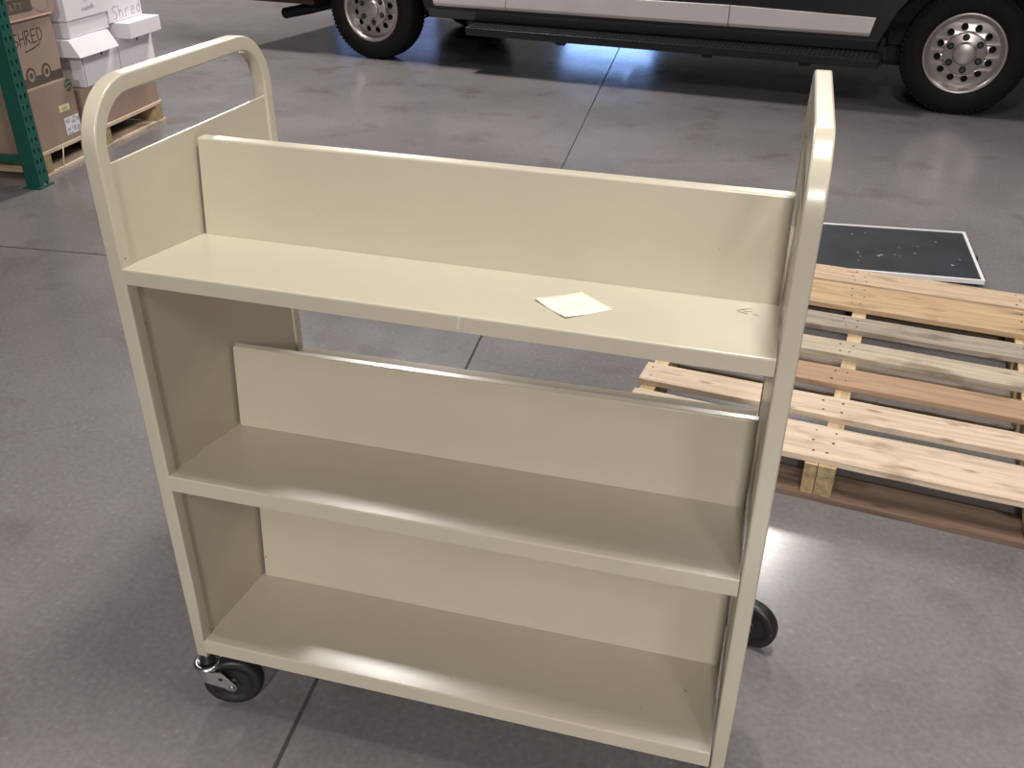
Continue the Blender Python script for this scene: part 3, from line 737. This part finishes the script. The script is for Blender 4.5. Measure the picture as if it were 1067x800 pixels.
pth = [(-.93, .15, .262), (-.72, .20, .305), (-.45, .26, .37), (-.30, .30, .42), (.1, .4, .44)]
mb.tube(pth, .042, M['under'], 16); mb.lathe([(.034, -.001), (.034, .004)], M['hole'], o=(-.933, .149, .261), ax=(-.95, -.1, -.2), seg=16)
mb.build('exhaust_pipe', van)
holes = [circle(.153*math.cos(2*PI*k/12+.2), .153*math.sin(2*PI*k/12+.2), .021, 14) for k in range(12)]
pv, pf = plate_with_holes(circle(0, 0, .198, 64), holes, .004)
def van_wheel(wx, yc, side):
    # side = -1: outer face towards -y
    o = (wx, yc, RT-.006)
    mb = MB(); w_ = .118
    mb.lathe([(.225, -w_*.80), (.245, -w_*.95), (.285, -w_), (.325, -w_*.97), (.352, -w_*.86), (RT, -w_*.62), (RT, w_*.62), (.352, w_*.86), (.325, w_*.97), (.285, w_), (.245, w_*.95), (.225, w_*.8)], M['tire'], o=o, ax=(0, 1, 0), seg=72, caps=False)
    for k in range(72):   # tread grooves as small side lugs
        a = 2*PI*k/72
        for s in (-1, 1):
            ca, sa = math.cos(a), math.sin(a); r0, r1 = .348, .363
            yy = s*w_*.80
            mb.hexa([(o[0]+ca*r0-sa*q, o[1]+yy+s*p, o[2]+sa*r0+ca*q) for q, p in ((-.009, -.01), (.009, -.01), (.009, .006), (-.009, .006))]
                    + [(o[0]+ca*r1-sa*q, o[1]+yy+s*p, o[2]+sa*r1+ca*q) for q, p in ((-.009, -.01), (.009, -.01), (.009, .006), (-.009, .006))], M['tire'])
    wh = mb.build('wheel', van)
    s = side; y_ = lambda h: s*h
    mb = MB()
    mb.lathe([(.226, s*.092), (.236, s*.104), (.234, s*.110), (.224, s*.108), (.212, s*.094), (.206, s*.072), (.196, s*.052), (.197, s*.046), (.215, s*.04)], M['rim'], o=o, ax=(0, 1, 0), seg=72, caps=False)
    def dish(r): return .052+.030*max(0, min(1, (.198-r)/.09))
    mb.faces([(o[0]+p[0], o[1]+s*(dish(math.hypot(p[0], p[1]))+(p[2])), o[2]+p[1]) for p in pv], pf, M['rim'])
    mb.lathe([(.124, s*.070), (.122, s*.088), (.116, s*.092), (.072, s*.090), (.066, s*.094), (.062, s*.108), (.054, s*.112), (.001, s*.112)], M['rim'], o=o, ax=(0, 1, 0), seg=48, caps=False)
    rm = mb.build('rim', wh)
    mb = MB(); mb.lathe([(.205, s*.01), (.001, s*.008)], M['hole'], o=o, ax=(0, 1, 0), seg=32, caps=False)
    mb.build('brake_backing', wh)
    for k in range(6):
        mb = MB()
        a = 2*PI*k/6+PI/2+.1; cx_, cz_ = o[0]+.095*math.cos(a), o[2]+.095*math.sin(a)
        mb.lathe([(.021, s*.0915), (.021, s*.0922)], M['hole'], o=(cx_, o[1], cz_), ax=(0, 1, 0), seg=16)
        mb.lathe([(.013, s*.092), (.013, s*.104), (.009, s*.109)], M['sill'], o=(cx_, o[1], cz_), ax=(0, 1, 0), seg=6, smooth=False)
        mb.build('lug_nut', wh)
for wx in WX:
    van_wheel(wx, .112, -1); van_wheel(wx, W-.09-.112, 1)

# ------------------------------------------------------------------ lights (ceiling high-bays and added fill lamps)
def rect_lamp(x, y, p, col=(1, .945, .87), rz=0., sx=1.2, sy=.34):
    l = bpy.data.lights.new('bay_and_fill_light', 'AREA'); l.shape = 'RECTANGLE'; l.size = sx; l.size_y = sy; l.energy = p; l.color = col
    o = bpy.data.objects.new('bay_and_fill_light', l); C.objects.link(o); o.location = (x, y, 4.0); o.rotation_euler = (0, 0, rz)
    return o
for x, y, p in ((1.08, .27, .80), (2.5, -3.3, .38), (1.3, -6.4, 4.6), (1.1, 6.3, 1.05), (-2.0, 5.6, 1.5), (-5.8, 8.4, 2.4), (4.4, 4.4, .35)):  # glint and shadow lamps first; the rest added to brighten boxes and background
    rect_lamp(x, y, 180*p, col=(1, .955, .91), sx=.5, sy=.95)
w = bpy.data.worlds.new('World'); bpy.context.scene.world = w; w.use_nodes = True
w.node_tree.nodes['Background'].inputs[0].default_value = (.5, .6, .8, 1); w.node_tree.nodes['Background'].inputs[1].default_value = .2

vs_ = bpy.context.scene.view_settings
bpy.context.scene.display_settings.display_device = 'sRGB'
vs_.view_transform = 'Standard'; vs_.look = 'None'; vs_.gamma = 1; vs_.use_curve_mapping = False; vs_.exposure = -.34
